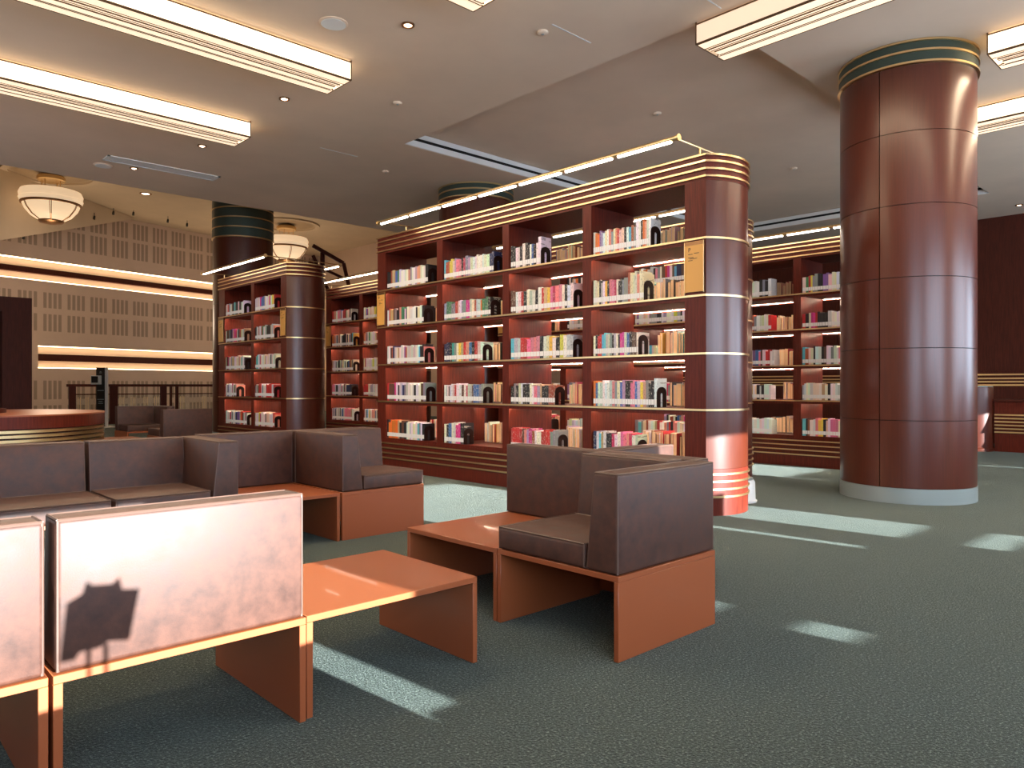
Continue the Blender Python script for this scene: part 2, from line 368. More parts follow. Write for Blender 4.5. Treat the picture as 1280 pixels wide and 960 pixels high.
def ceiling_disc(name, label, cat, x, y, r, kind, z=ZC):
    t = thing(name, label, cat, (x, y, z))
    if kind == 'down':
        MB().ring([(r*.68*math.cos(i*PI/12), r*.68*math.sin(i*PI/12)) for i in range(24)], [(r*math.cos(i*PI/12), r*math.sin(i*PI/12)) for i in range(24)], -.012, 0).build('trim_ring', M['brass_dark'], t)
        MB().lathe([(r*.2, -.02), (r*.6, -.008), (r*.66, 0)], 20).build('bulb', M['bulb'], t)
    elif kind == 'speaker':
        MB().lathe([(r*.9, -.012), (r, -.006), (r, 0)], 28).build('rim', M['ceiling'], t)
        MB().lathe([(r*.86, -.014), (r*.86, -.01)], 28).build('grille', M['white'], t)
    else:
        MB().lathe([(r*.6, -.022), (r*.85, -.018), (r, -.008), (r, 0)], 20).build('body', M['ceiling'], t)
        MB().lathe([(r*.2, -.026), (r*.3, -.022)], 12).build('sensor_cap', M['plinth_grey'], t)
for x, y, l in ((3.67, 5.16, 'glowing round downlight alone in the plain ceiling near the top edge'), (3.66, 7.39, 'small round downlight between the two long ceiling lights'), (3.62, 9.56, 'small round downlight beyond the end of the lower long light'), (3.3, 11.2, 'small round downlight beside the long white air vent'), (14.82, 3.22, 'small downlight by the dark wall past the thick column')):
    ceiling_disc('downlight', l, 'downlight', x, y, .055, 'down')
for x, y, l in ((3.2, 5.57, 'round flush ceiling speaker near the end of the long stepped light'), (2.95, 11.36, 'round flush ceiling speaker beside the long white air vent')):
    ceiling_disc('ceiling_speaker', l, 'speaker', x, y, .12, 'speaker')
for x, y, l, z in ((4.59, 4.47, 'small smoke detector on the plain ceiling above the open bookcase', ZC), (4.60, 6.66, 'small sensor on the ceiling between long light and coffer edge', ZC), (5.95, 8.91, 'white smoke detector near the slot diffuser end', ZC), (7.31, 5.22, 'pale round detector inside the raised coffer above the bookcase lamp', ZF), (10.64, 5.15, 'pale round detector inside the coffer near the thick column', ZF), (8.6, 10.2, 'white detector seen past the far end of the lamp rail', ZC)):
    ceiling_disc('smoke_detector', l, 'detector', x, y, .05, 'det', z)
def vent(label, x0, x1, y, z=ZC, w=.28):
    t = thing('air_vent', label, 'vent', ((x0+x1)/2, y, z)); X = (x1-x0)/2
    MB().box(-X, X, -w/2, -w/2+.03, -.012, 0).box(-X, X, w/2-.03, w/2, -.012, 0).box(-X, -X+.03, -w/2, w/2, -.012, 0).box(X-.03, X, -w/2, w/2, -.012, 0).build('frame', M['white'], t, smooth=0)
    for k in range(4):
        y0 = -w/2+.04+k*(w-.08)/4
        MB().box(-X+.03, X-.03, y0, y0+.045, -.008, -.001).build('slat', M['white'], t, smooth=0)
    MB().box(-X+.03, X-.03, -w/2+.03, w/2-.03, -.0008, 0).build('backing', M['plinth_grey'], t, smooth=0)
vent('long white slatted air vent in the ceiling above the far reading area', 2.86, 4.35, 10.93)
a1 = at(178, 19)
vent('white slatted air vent in the high atrium ceiling', a1.x-.8, a1.x+.8, a1.y, ZA, .5)

def pendant(u, D, label, scale=1.0):
    p = at(u, D); t = thing('bowl_pendant', label, 'lamp', (p.x, p.y, ZA)); t.scale = (scale,)*3
    MB().ring([(.93*math.cos(i*PI/24), .93*math.sin(i*PI/24)) for i in range(48)], [(1.08*math.cos(i*PI/24), 1.08*math.sin(i*PI/24)) for i in range(48)], -.05, 0).build('ceiling_rose', M['atrium_ceiling'], t)
    MB().lathe([(.30, -.20), (.32, -.18), (.32, -.10), (.28, -.06), (.1, 0)], 32).build('canopy', M['brass'], t)
    for k in range(4):
        a = PI/4 + k*PI/2
        MB().tube((.24*math.cos(a), .24*math.sin(a), -.15), (.24*math.cos(a), .24*math.sin(a), -.5), .012).build('rod', M['brass'], t)
    bowl = MB().lathe([(.12, -1.27), (.27, -1.22), (.46, -1.10), (.59, -.94), (.65, -.80), (.68, -.78), (.72, -.68), (.70, -.66), (.72, -.56), (.68, -.47), (.3, -.45)], 48).build('bowl', M['bowl'], t)
    MB().lathe([(.655, -.82), (.685, -.81), (.685, -.76), (.66, -.75)], 48).build('bronze_band', M['brass_dark'], bowl)
    MB().lathe([(.05, -1.31), (.25, -1.27), (.29, -1.235), (.29, -1.21)], 32).build('bronze_cap', M['brass_dark'], bowl)
    pl_ = bpy.data.lights.new('pendant_glow', 'POINT'); pl_.energy = 130; pl_.color = (1, .76, .54); pl_.shadow_soft_size = .5
    po = bpy.data.objects.new('pendant_glow', pl_); COL.objects.link(po); po.parent = t; po.location = (0, 0, -3.6)
    for k in range(6):
        a = k*PI/3 + .3
        for da in (-.03, .03):
            pr = [(.29, -1.215), (.47, -1.10), (.60, -.94), (.66, -.80)]
            for (r0, z0), (r1, z1) in zip(pr, pr[1:]): pass
            q = MB()
            for (r0, z0), (r1, z1) in zip(pr, pr[1:]): q.tube((r0*math.cos(a+da), r0*math.sin(a+da), z0), (r1*math.cos(a+da), r1*math.sin(a+da), z1), .008, 5)
            q.build('rib', M['brass_dark'], bowl)
pendant(64, 19, 'large glowing alabaster bowl pendant on brass rods over the atrium', 1.0)
pendant(358, 25, 'alabaster bowl pendant half hidden by the banded column', 1.0)
for u, D, l in ((182, 21, 'recessed light in the atrium ceiling above the acoustic wall'), (421, 17, 'round recessed light past the second bowl pendant'), (465, 16.5, 'round recessed light beside the open bookcase corner')):
    p = at(u, D); ceiling_disc('downlight', l, 'downlight', p.x, p.y, .16, 'down', ZA)

# ------------------------------------------------------------------ bookcases
T = .64; ZT = 2.917
SH = [2.242, 1.780, 1.310, .853, .390]          # shelf levels from the top
def footprint(L, o=0.0, n=14):
    """Outline: straight long faces, shallow arcs at both ends; o moves it outwards."""
    c = T/2; s = .122; r = (c*c+s*s)/(2*s); half = math.asin(c/r)
    near = [(c + (r+o)*math.sin(x), (r-s) - (r+o)*math.cos(x)) for x in [-half+2*half*i/n for i in range(n+1)]]
    near[0] = (-o, -o*.3); near[-1] = (T+o, -o*.3)
    far = [(T-x, L-y) for x, y in near]
    return near + far                           # counter-clockwise
def segment(L, far=False):
    p = footprint(L); k = len(p)//2
    return p[k:] if far else p[:k]
CASES = {}
def bookcase(key, label, x, y, bays, L, bar=True, bar_end=None, rear=.6):
    t = thing('bookcase', label, 'bookcase', (x, y, 0), 0, 'open double-sided bookcases'); m = M['mahogany']
    MB().prism(footprint(L), 0, .375).build('base', m, t)
    for z in (.153, .214, .276, .336): MB().ring(footprint(L, -.02), footprint(L, .014), z-.0075, z+.0075).build('base_band', M['brass'], t)
    MB().prism(footprint(L), 2.705, ZT).build('cornice', m, t)
    for z in (2.737, 2.797, 2.857, 2.910): MB().ring(footprint(L, -.02), footprint(L, .016), z-.0075, z+.0075).build('cornice_band', M['brass'], t)
    for z in SH[:4]:
        MB().ring(footprint(L, -.02), footprint(L, .010), z-.008, z+.008).build('shelf_band', M['brass'], t)
    edges = [0] + [e for b in bays for e in b] + [L]
    for i in range(0, len(edges), 2):
        a, b = edges[i], edges[i+1]
        q = MB().box(.001, T-.001, a, b, .375, 2.705)
        q.build('end_stile' if i in (0, len(edges)-2) else 'divider', m, t, smooth=0)
    zz = [.375] + [z for z in SH[:4][::-1]] + [2.705]
    for far in (False, True):
        for a, b in zip(zz, zz[1:]): MB().prism(segment(L, far), a+.002, b-.002).build('curved_end_panel', M['mahogany_column'], t)
    for z in SH:
        for a, b in bays: MB().box(.004, T-.004, a-.004, b+.004, z-.028, z+.010).build('shelf', m, t, smooth=0)
    for z in SH[:4]:
        for a, b in bays:
            for xx in (.002, T-.010): MB().box(xx, xx+.008, a, b, z-.040, z-.026).build('shelf_lip', m, t, smooth=0)
    led = MB()
    for z in SH[:4]:
        for a, b in bays:
            for xx in (.020, T-.027): led.box(xx, xx+.007, a+.02, b-.02, z-.030, z-.0275)
    led.build('shelf_lighting', M['led'], t, smooth=0)['kind'] = 'stuff'
    if bar:
        be = bar_end or L-.5
        for side in (-1, 1):
            X = -.31 if side < 0 else T+.31; zb = ZT+.07
            st0 = .06 if side < 0 else rear
            tb = MB().tube((X, st0, zb), (X, be, zb), .020, 12).build('lamp_tube', M['brass'], t)
            for e0 in (st0-.015, be): MB().tube((X, e0, zb), (X, e0+.016, zb), .027, 14).build('end_cap', M['brass'], tb)
            n = max(2, round((be-st0)/.59)); st = (be-.06-st0)/n
            for k in range(n):
                y0 = st0+.04+k*st; MB().tube((X, y0+.02, zb-.017), (X, y0+st-.045, zb-.017), .015, 10).build('lamp_lens', M['lens'], tb)
        for yy in (.09, be-.06):
            MB().tube((-.31, yy, ZT+.075), (T+.31 if yy > rear else T*.75, yy, ZT+.075), .008, 8).build('support_arm', M['brass'], t)
            for xx in (.05, T-.05): MB().tube((xx, yy, ZT), (xx, yy, ZT+.075), .009, 8).build('post', M['brass'], t)
    CASES[key] = (x, y, bays, L)
    return t
YM = 3.263
BM = [(3.464-YM, 4.470-YM), (4.577-YM, 5.580-YM), (5.678-YM, 6.686-YM), (6.790-YM, 7.834-YM)]
bookcase('main', 'large open four-bay bookcase with rounded sunlit end and brass bands', 5.231, YM, BM, 4.75, bar_end=4.26)
bookcase('left', 'small two-bay bookcase with rounded end before the dark banded column', 5.231, 10.49, [(.19, 1.14), (1.24, 2.31)], 2.56, bar_end=2.5, rear=.06)
bookcase('middle', 'bookcase partly seen between the small bookcase and the large one', 7.29, 10.46, [(.2, 1.2), (1.31, 2.32)], 2.51, bar_end=2.45)
bookcase('second', 'three-bay bookcase standing behind the large one, seen through its shelves', 7.29, 4.35, [(.2, 1.206), (1.313, 2.319), (2.426, 3.47)], 3.65, bar_end=3.4)
bookcase('back', 'bookcase seen between the sunlit rounded end and the thick column', 9.35, 3.22, BM, 4.75, bar_end=4.26)

# ---- books
C = dict(white=(.82, .78, .75), cream=(.76, .65, .50), red=(.52, .03, .03), crimson=(.50, .03, .10), pink=(.78, .20, .30), salmon=(.72, .30, .22), orange=(.75, .18, .03), rust=(.35, .08, .04), tan=(.55, .36, .20),
         yellow=(.78, .58, .08), mint=(.50, .60, .50), green=(.06, .20, .10), teal=(.05, .30, .33), cyan=(.12, .48, .62), blue=(.06, .14, .38), navy=(.02, .03, .09), purple=(.22, .10, .30), lilac=(.42, .34, .52), grey=(.25, .26, .27), silver=(.56, .54, .54), black=(.018, .016, .018), brown=(.13, .06, .035), magenta=(.60, .04, .25))
PAL = ['white']*9 + ['cream']*6 + ['black']*5 + ['red']*3 + ['silver']*3 + ['grey']*3 + ['white']*6 + ['cream']*3 + ['pink', 'salmon', 'orange', 'rust', 'rust', 'tan', 'tan', 'yellow', 'black', 'black', 'white', 'white', 'black', 'green', 'blue', 'navy', 'purple', 'lilac', 'brown', 'brown', 'crimson', 'magenta', 'cyan']
SPECIAL = {
    (0, 0): 'silver orange orange purple lilac white cream white salmon grey cream salmon red cream cream black white cyan rust grey white white black orange salmon cream white'.split(),
    (0, 1): 'cream cream cream black mint white yellow black pink pink crimson white black black grey grey grey rust cream cream cream salmon cream'.split(),
    (0, 2): 'white black red red cyan cyan silver cream grey black silver white black magenta magenta cream blue black brown brown white red'.split(),
    (0, 3): 'orange blue white silver white white white silver salmon grey cream blue lilac black black pink pink blue silver yellow tan grey black black white'.split(),
    (0, 4): 'navy white cyan tan white black black crimson white white pink pink salmon crimson white silver'.split(),
    (1, 2): 'cyan silver silver red red pink pink pink pink black white cream yellow white black yellow white silver silver'.split(),
    (1, 1): 'brown brown white white red black white silver white black white red tan yellow pink crimson pink pink white black white white'.split(),
    (2, 2): 'navy navy black teal grey white yellow tan red salmon blue black red cream white white'.split(),
}
ORD = ['first', 'second', 'third', 'fourth', 'fifth', 'sixth', 'seventh', 'eighth', 'ninth', 'tenth', 'eleventh', 'twelfth', 'thirteenth', 'fourteenth', 'fifteenth', 'sixteenth', 'seventeenth', 'eighteenth', 'nineteenth', 'twentieth'] + ['twenty-' + s for s in ('first', 'second', 'third', 'fourth', 'fifth', 'sixth', 'seventh', 'eighth', 'ninth')] + ['thirtieth', 'thirty-first', 'thirty-second', 'thirty-third']
SHN = ['top shelf', 'second shelf down', 'middle shelf', 'fourth shelf down', 'lowest shelf']
# prototypes: x 0 (spine) .. 1 (fore-edge), y 0..1 thickness, z 0..1 height
_c = MB().box(0, .03, 0, 1, 0, 1).box(.03, 1, 0, .08, 0, 1).box(.03, 1, .92, 1, 0, 1).build('book', M['cover'], smooth=0)
_p = MB().box(.03, .975, .08, .92, .015, .985).build('pages', M['pages'], _c, smooth=0)
_l = MB().box(-.010, .001, .04, .96, 0, 1).build('spine_label', M['label'], _c, smooth=0)
proto_used = [False]
stuff_v, stuff_f, stuff_c = [], [], []
def add_stuff(x, y, z, d, th, h, col, dirx, lab=True):
    def bx(x0, x1, y0, y1, z0, z1, c):
        if x0 > x1: x0, x1 = x1, x0
        n = len(stuff_v); r = [(x0, y0), (x1, y0), (x1, y1), (x0, y1)]
        stuff_v.extend([(p, q, z0) for p, q in r] + [(p, q, z1) for p, q in r])
        stuff_f.extend([(n+3, n+2, n+1, n), (n+4, n+5, n+6, n+7)] + [(n+i, n+(i+1) % 4, n+4+(i+1) % 4, n+4+i) for i in range(4)])
        stuff_c.extend([c]*6)
    pg = (.84, .58, .34)
    bx(x, x+dirx*.006, y, y+th, z, z+h, col); bx(x+dirx*.006, x+dirx*d, y, y+.0025, z, z+h, col); bx(x+dirx*.006, x+dirx*d, y+th-.0025, y+th, z, z+h, col)
    bx(x+dirx*.006, x+dirx*d*.98, y+.0025, y+th-.0025, z+.004, z+h-.004, pg)
    if lab: bx(x-dirx*.0015, x, y+.001, y+th-.001, z+.022, z+.068, (.86, .84, .82))
def add_book(x, y, z, d, th, h, col, dirx, label, group):
    b = _c if not proto_used[0] else _c.copy()
    if proto_used[0]:
        COL.objects.link(b)
        kids = []
        for ch in (_p, _l):
            k = ch.copy(); COL.objects.link(k); k.parent = b; kids.append(k)
    else: kids = [_p, _l]
    proto_used[0] = True
    b.location = (x, y if dirx > 0 else y+th, z); b.rotation_euler = (0, 0, 0 if dirx > 0 else PI); b.scale = (d, th, h); b.color = (*col, 1)
    kids[1].location = (0, 0, .022/h); kids[1].scale = (1, 1, .046/h)
    tag(b, label, 'book', group)
BAYN = ['end bay', 'second bay', 'third bay', 'fourth bay']
_be = []
def bookend(x, y, z, dirx, label, h=.175):
    """Dark plate with rounded head and a slot, in the XZ plane, with a tongue under the books."""
    if not _be:
        w = .135; n = 10; outer = [(0, 0)] + [(w/2 - w/2*math.cos(PI*i/n), h-w/2*.75 + w/2*.75*math.sin(PI*i/n)) for i in range(n+1)] + [(w, 0)]
        inner = [(w*.36, .0)] + [(w/2 - w*.14*math.cos(PI*i/n), h*.60 + w*.14*math.sin(PI*i/n)) for i in range(n+1)] + [(w*.64, .0)]
        q = MB(); k = len(outer)
        for yy in (0, -.007): q.v += [(a, yy, b) for a, b in outer] + [(a, yy, b) for a, b in inner]
        for i in range(k-1):
            q.f += [(i, i+1, k+i+1, k+i), (2*k+i+1, 2*k+i, 3*k+i, 3*k+i+1), (i+1, i, 2*k+i, 2*k+i+1), (k+i, k+i+1, 3*k+i+1, 3*k+i)]
        q.f += [(0, k, 3*k, 2*k), (k-1, 3*k-1, 4*k-1, 2*k-1)]
        q.box(.0, w, -.002, .10, 0, .0012)
        o = q.build('bookend', M['bookend'], smooth=0); _be.append(o)
    else: o = _be[0].copy(); COL.objects.link(o); _be.append(o)
    o.location = (x, y, z); o.scale = (1, 1, 1)
    tag(o, label, 'bookend', 'dark bookends on the shelves')
def fill_row(y_hi, y_lo, seed, names=None, tall=0):
    """Books from y_hi down to y_lo: [(y, thickness, height, depth, colour name)]"""
    r = random.Random(seed); out = []; y = y_hi; n = len(names) if names else 0; i = 0
    avg = (y_hi-y_lo)/n if n else None
    base = r.uniform(.195, .225)
    while True:
        th = avg*r.uniform(.8, 1.2) if n else r.choice((.024, .028, .032, .036, .04, .046))
        if y-th < y_lo-.012: break
        cn = names[i % n] if n else r.choice(PAL)
        if not n and out and r.random() < .28: cn = out[-1][4]
        h = base + r.uniform(-.018, .016) + (.035 if i > 3 and y-y_lo < tall else 0)
        out.append((y-th, th-.0015, h, r.uniform(.135, .155), cn)); y -= th; i += 1
    return out
def jit(c, r): return tuple(max(.008, min(.9, v*r.uniform(.8, 1.18))) for v in c)
ENDS = {(0, 0): 3.81, (0, 1): 3.88, (0, 2): 3.93, (0, 3): 3.75, (0, 4): 3.95, (1, 0): 5.14, (1, 1): 4.69, (1, 2): 4.71, (1, 3): 4.94, (1, 4): 4.91, (2, 0): 5.83, (2, 1): 5.86, (2, 2): 5.99, (2, 3): 5.99, (2, 4): 6.31,
        (3, 0): 6.98, (3, 1): 7.04, (3, 2): 7.04, (3, 3): 7.02, (3, 4): 7.04}
GRP = 'books on the large open bookcase'
NB = [0]
for bi, (a, b) in enumerate(BM):
    for si, z in enumerate(SH):
        y_end = ENDS[(bi, si)]; rr = random.Random(bi*10+si)
        row = fill_row(YM+b-.008, y_end+.006, 100+bi*10+si, SPECIAL.get((bi, si)), {(0, 0): .18, (0, 1): .2, (0, 3): .05, (1, 0): .05}.get((bi, si), 0))
        for k, (y, th, h, d, cn) in enumerate(row):
            col = jit(C[cn], rr); size = 'thick' if th > .040 else ('slim' if th < .026 else ('tall' if h > .235 else 'medium'))
            if bi < 3:
                add_book(5.252, y, z+.0105, d, th, h, col, 1, '%s %s book, %s from the divider, %s, %s of the large bookcase' % (size, cn, ORD[k], SHN[si], BAYN[bi]), GRP); NB[0] += 1
            else: add_stuff(5.252, y, z+.0105, d, th, h, col, 1)
        bookend(5.245, row[-1][0]-.001, z+.0105, 1, 'dark slotted bookend closing the %s in the %s of the large bookcase' % (SHN[si], BAYN[bi]))
        # the row on the other face shows its fore-edges
        names = None; y0 = YM+a+.008; ln = rr.uniform(.42, .8) if bi else (.62, .66, .55, .45, .72)[si]
        k = 0; y = y0
        while y < y0+ln:
            th = rr.choice((.024, .03, .036, .042, .05)); h = rr.uniform(.19, .235); cn = rr.choice(PAL)
            if bi < 2 and y-y0 < .30 and si != 0:
                add_book(5.231+T-.021, y, z+.0105, rr.uniform(.15, .2), th-.0015, h, jit(C[cn], rr), -1, 'book with fore-edge out, %s from the stile, far side, %s, %s' % (ORD[k], SHN[si], BAYN[bi]), 'books on the far face of the large bookcase'); NB[0] += 1
            else: add_stuff(5.231+T-.021, y, z+.0105, rr.uniform(.15, .2), th-.0015, h, jit(C[cn], rr), -1)
            y += th; k += 1
CN = {'left': 'small two-bay bookcase', 'middle': 'bookcase between the two front ones', 'second': 'bookcase behind the large one', 'back': 'bookcase beside the thick column'}
for key in ('left', 'middle', 'second', 'back'):
    x, y0, bays, L = CASES[key]
    for bi, (a, b) in enumerate(bays):
        for si, z in enumerate(SH):
            rr = random.Random(key + str(bi*10+si)); ln = (b-a)*rr.uniform(.66, .84)
            if key == 'left' and bi == 1 and si == 3: ln = .45
            row = fill_row(y0+b-.008, y0+b-ln, key + str(bi*7+si))
            for (y, th, h, d, cn) in row: add_stuff(x+.021, y, z+.0105, d, th, h, jit(C[cn], rr), 1)
            if key in ('left',) or (key == 'middle') or (key == 'back' and bi == 0):
                bookend(x+.014, row[-1][0]-.001, z+.0105, 1, 'tiny bookend, %s, %s, %s' % (SHN[si], BAYN[bi], CN[key]))
            yy = y0+a+.008; ye = yy+(b-a)*rr.uniform(.3, .8)
            while yy < ye:
                th = rr.choice((.026, .032, .04, .05)); add_stuff(x+T-.021, yy, z+.0105, rr.uniform(.14, .2), th-.0015, rr.uniform(.19, .24), jit(C[rr.choice(PAL)], rr), -1, False); yy += th
me = bpy.data.meshes.new('shelved_books'); me.from_pydata(stuff_v, [], stuff_f); me.update()
ca = me.color_attributes.new('Col', 'FLOAT_COLOR', 'CORNER')
buf = []
for c in stuff_c: buf.extend((*c, 1.0)*4)
ca.data.foreach_set('color', buf); me.materials.append(M['bookstuff'])
o = bpy.data.objects.new('shelved_books', me); COL.objects.link(o); tag(o, 'many small books filling the farther shelves and bookcases', 'books', None, 'stuff')

# ---- shelf signs
def text(body, size, parent, loc, name='lettering'):
    cu = bpy.data.curves.new(name, 'FONT'); cu.body = body; cu.size = size; cu.extrude = .0004; cu.align_x = 'LEFT'
    o = bpy.data.objects.new(name, cu); COL.objects.link(o); o.parent = parent; o.location = loc
    o.rotation_euler = (PI/2, 0, -PI/2); cu.materials.append(M['ink'])
    bpy.context.view_layer.update(); me = bpy.data.meshes.new_from_object(o.evaluated_get(bpy.context.evaluated_depsgraph_get()))
    n = bpy.data.objects.new(name, me); COL.objects.link(n); n.parent = parent; n.location = loc; n.rotation_euler = o.rotation_euler
    bpy.data.objects.remove(o); return n
def sign(x, y0, y1, z0, z1, label, letter='P', tier=True):
    t = thing('section_sign', label, 'sign', (x, (y0+y1)/2, z0), 0, 'amber section signs on the bookcase stiles'); Y = (y1-y0)/2; h = z1-z0
    MB().box(-.012, 0, -Y, Y, 0, h).build('plate', M['amber'], t, smooth=0)
    MB().box(-.016, -.001, -Y, -Y+.005, -.008, h).box(-.016, -.001, Y-.005, Y, -.008, h).build('side_rail', M['brass'], t, smooth=0)
    MB().box(-.014, -.002, -Y, Y, h-.030, h-.002).build('top_clip', M['brass_dark'], t, smooth=0)
    if letter:
        text(letter, h*.115, t, (-.0135, Y*.60, h*.80))
        q = MB()
        for (yy, zz, ln) in ((.6, .745, .45), (.0, .757, .50), (.6, .68, .55), (.45, .655, .75), (.6, .62, .45)): q.box(-.0135, -.012, Y*yy-Y*ln, Y*yy, h*zz, h*zz+h*.011)
        q.build('small_print', M['ink'], t, smooth=0)['kind'] = 'stuff'
    return t
sign(5.231, YM+.012, YM+.196, 1.812, 2.222, 'amber section sign lettered P on the stile by the rounded end')
sign(5.231, YM+4.572, YM+4.745, 1.812, 2.222, 'creased amber section sign at the far stile of the large bookcase')
sign(5.231, 10.49+.012, 10.49+.18, 1.812, 2.222, 'amber sign next to the rounded end of the small bookcase')
sign(5.231, 10.49+2.33, 10.49+2.54, 1.812, 2.222, 'amber sign on the outer stile of the small bookcase')
sign(7.29, 10.46+2.33, 10.46+2.50, 1.812, 2.222, 'amber sign on the bookcase between the two front ones')
sign(7.29, 4.35+3.48, 4.35+3.64, 1.812, 2.222, 'amber sign glimpsed through the middle shelves of the large bookcase')

# ------------------------------------------------------------------ lounge furniture
ZB = .325; PT = .022
def cushion(name, b, t, z0, z1, parent, bevel=.014, pipe=True):
    """b, t: (x0,x1,y0,y1) at the bottom and the top."""
    c = lambda r, z: [(r[0], r[2], z), (r[1], r[2], z), (r[1], r[3], z), (r[0], r[3], z)]
    o = MB().quadbox(c(b, z0), c(t, z1)).build(name, M['leather'], parent, bevel=bevel, seg=3, smooth=50)
    if pipe:
        q = MB(); i = .006; A = c((t[0]+i, t[1]-i, t[2]+i, t[3]-i), z1-.002); Bm = c((b[0]+i, b[1]-i, b[2]+i, b[3]-i), z0+.004)
        for k in range(4):
            q.tube(A[k], A[(k+1) % 4], .0045, 6)
            q.tube(Bm[k], A[k], .0045, 6)
        q.build('piping', M['piping'], o)
    return o
def base(x0, x1, y0, y1, axis, parent):
    MB().box(x0, x1, y0, y1, ZB-PT, ZB).build('base_top', M['laminate'], parent, bevel=.0015, seg=1)
    if axis == 'x':                             # side panels across x (normal along x)
        for a in (x0, x1-PT): MB().box(a, a+PT, y0, y1, 0, ZB-PT).build('side_panel', M['laminate'], parent, bevel=.0015, seg=1)
    else:
        for a in (y0, y1-PT): MB().box(x0, x1, a, a+PT, 0, ZB-PT).build('side_panel', M['laminate'], parent, bevel=.0015, seg=1)
G = .004
def table(x0, x1, y0, y1, axis, label):
    t = thing('side_table', label, 'table', (x0, y0, 0)); w, d = x1-x0, y1-y0
    MB().box(0, w, 0, d, ZB-PT, ZB).build('tabletop', M['laminate'], t, bevel=.0015, seg=1)
    for a in ((0, w-PT) if axis == 'x' else (0, d-PT)):
        q = MB().box(a, a+PT, 0, d, 0, ZB-PT) if axis == 'x' else MB().box(0, w, a, a+PT, 0, ZB-PT)
        q.build('side_panel', M['laminate'], t, bevel=.0015, seg=1)
    return t
def seat(x0, x1, y0, y1, axis, label, backs, cush, group=None):
    """backs: list of (side, a, b): side of the module carrying a tapered panel, running a..b along it (local)."""
    t = thing('lounge_seat', label, 'sofa', (x0, y0, 0), 0, group); w, d = x1-x0, y1-y0
    base(0, w, 0, d, axis, t)
    tb, tt = .165, .125
    for side, a, b, nm in backs:
        if side == '-y': B, Tp = (a, b, 0.003, tb), (a, b, .003, tt)
        if side == '+y': B, Tp = (a, b, d-tb, d-.003), (a, b, d-tt, d-.003)
        if side == '-x': B, Tp = (.003, tb, a, b), (.003, tt, a, b)
        if side == '+x': B, Tp = (w-tb, w-.003, a, b), (w-tt, w-.003, a, b)
        cushion(nm, B, Tp, ZB+.001, .712, t)
    if cush: cushion('seat_cushion', cush, (cush[0], cush[1], cush[2], cush[3]), ZB+.001, .425, t, .016)
    return t
BG = 'modular leather lounge seats'
# corner seat by the sunlit bookcase end
seat(2.22, 2.90, 1.763, 2.443, 'y', 'brown leather corner seat on orange base, nearest the thick column', [('-y', 0, .676, 'arm_cushion'), ('+x', .168, .676, 'backrest')], (.0, .512, .17, .676), BG)
table(2.22, 2.90, 2.449, 3.128, 'y', 'orange-brown side table joined to the corner seat, dark beneath')
e = seat(2.905, 3.60, 2.449, 3.128, 'y', 'leather seat behind the corner seat, facing the bookcase, arm catching sun', [('-y', .15, .69, 'arm_cushion')], (.15, .69, .17, .676), BG)
cushion('backrest', (.003, .145, -.575, .676), (.003, .125, -.575, .676), ZB+.001, .712, e)
MB().box(.003, .13, -.575, -.002, .02, ZB).build('back_support', M['laminate'], e, smooth=0)
# bench seen from behind in the sun, and its table
seat(.440, 1.128, 2.130, 2.790, 'x', 'sunlit bench seat seen from behind, with a dark shadow on its pale back', [('-y', .006, .682, 'backrest')], (.004, .684, .17, .656), BG)
seat(-.258, .430, 2.130, 2.790, 'x', 'sunlit bench seat seen from behind, cut by the lower picture corner', [('-y', .006, .682, 'backrest')], (.004, .684, .17, .656), BG)
table(1.135, 1.842, 2.140, 2.775, 'x', 'orange side table at the end of the sunlit bench')
# bench facing the camera
seat(.505, 1.200, 4.440, 5.110, 'x', 'leather bench seat facing the camera, cut by the picture edge', [('+y', .004, .690, 'backrest')], (.004, .690, 0, .50), BG)
seat(1.210, 1.905, 4.440, 5.110, 'x', 'leather bench seat facing the camera, with an arm at its end', [('+y', .004, .560, 'backrest'), ('+x', 0, .666, 'arm_cushion')], (.004, .525, 0, .50), BG)
table(1.912, 2.600, 4.440, 5.120, 'x', 'low orange table in the recess between the bench arm and a corner seat')
seat(1.930, 2.612, 5.126, 5.79, 'x', 'lounge seat seen from behind, grey-lit back closing the table recess', [('-y', .004, .678, 'backrest')], (.004, .678, .17, .66), BG)
seat(2.617, 3.300, 4.440, 5.120, 'y', 'leather corner seat before the lower left end of the large bookcase', [('-x', 0, .676, 'backrest'), ('+y', .135, .676, 'arm_cushion')], (.172, .68, 0, .505), BG)
seat(2.620, 3.300, 5.126, 5.79, 'x', 'lounge seat back to back with the corner seat, only its top showing', [('-y', .004, .676, 'backrest')], (.004, .676, .17, .66), BG)
# seats by the railing
q = at(204, 10.4)
seat(q.x, q.x+.70, q.y, q.y+.68, 'x', 'distant grey-backed lounge seat before the glass railing', [('-y', .004, .69, 'backrest')], (.004, .69, .17, .66), BG)
q = at(146, 12.0)
seat(q.x, q.x+.72, q.y-.55, q.y+.12, 'x', 'distant armchair-like lounge seat facing the camera, beside the railing', [('+y', .004, .56, 'backrest'), ('+x', 0, .66, 'arm_cushion')], (.004, .55, 0, .5), BG)
q2 = at(170, 10.5)
table(q2.x-.5, q2.x, q2.y-.3, q2.y+.2, 'x', 'low table in front of the distant lounge seats')
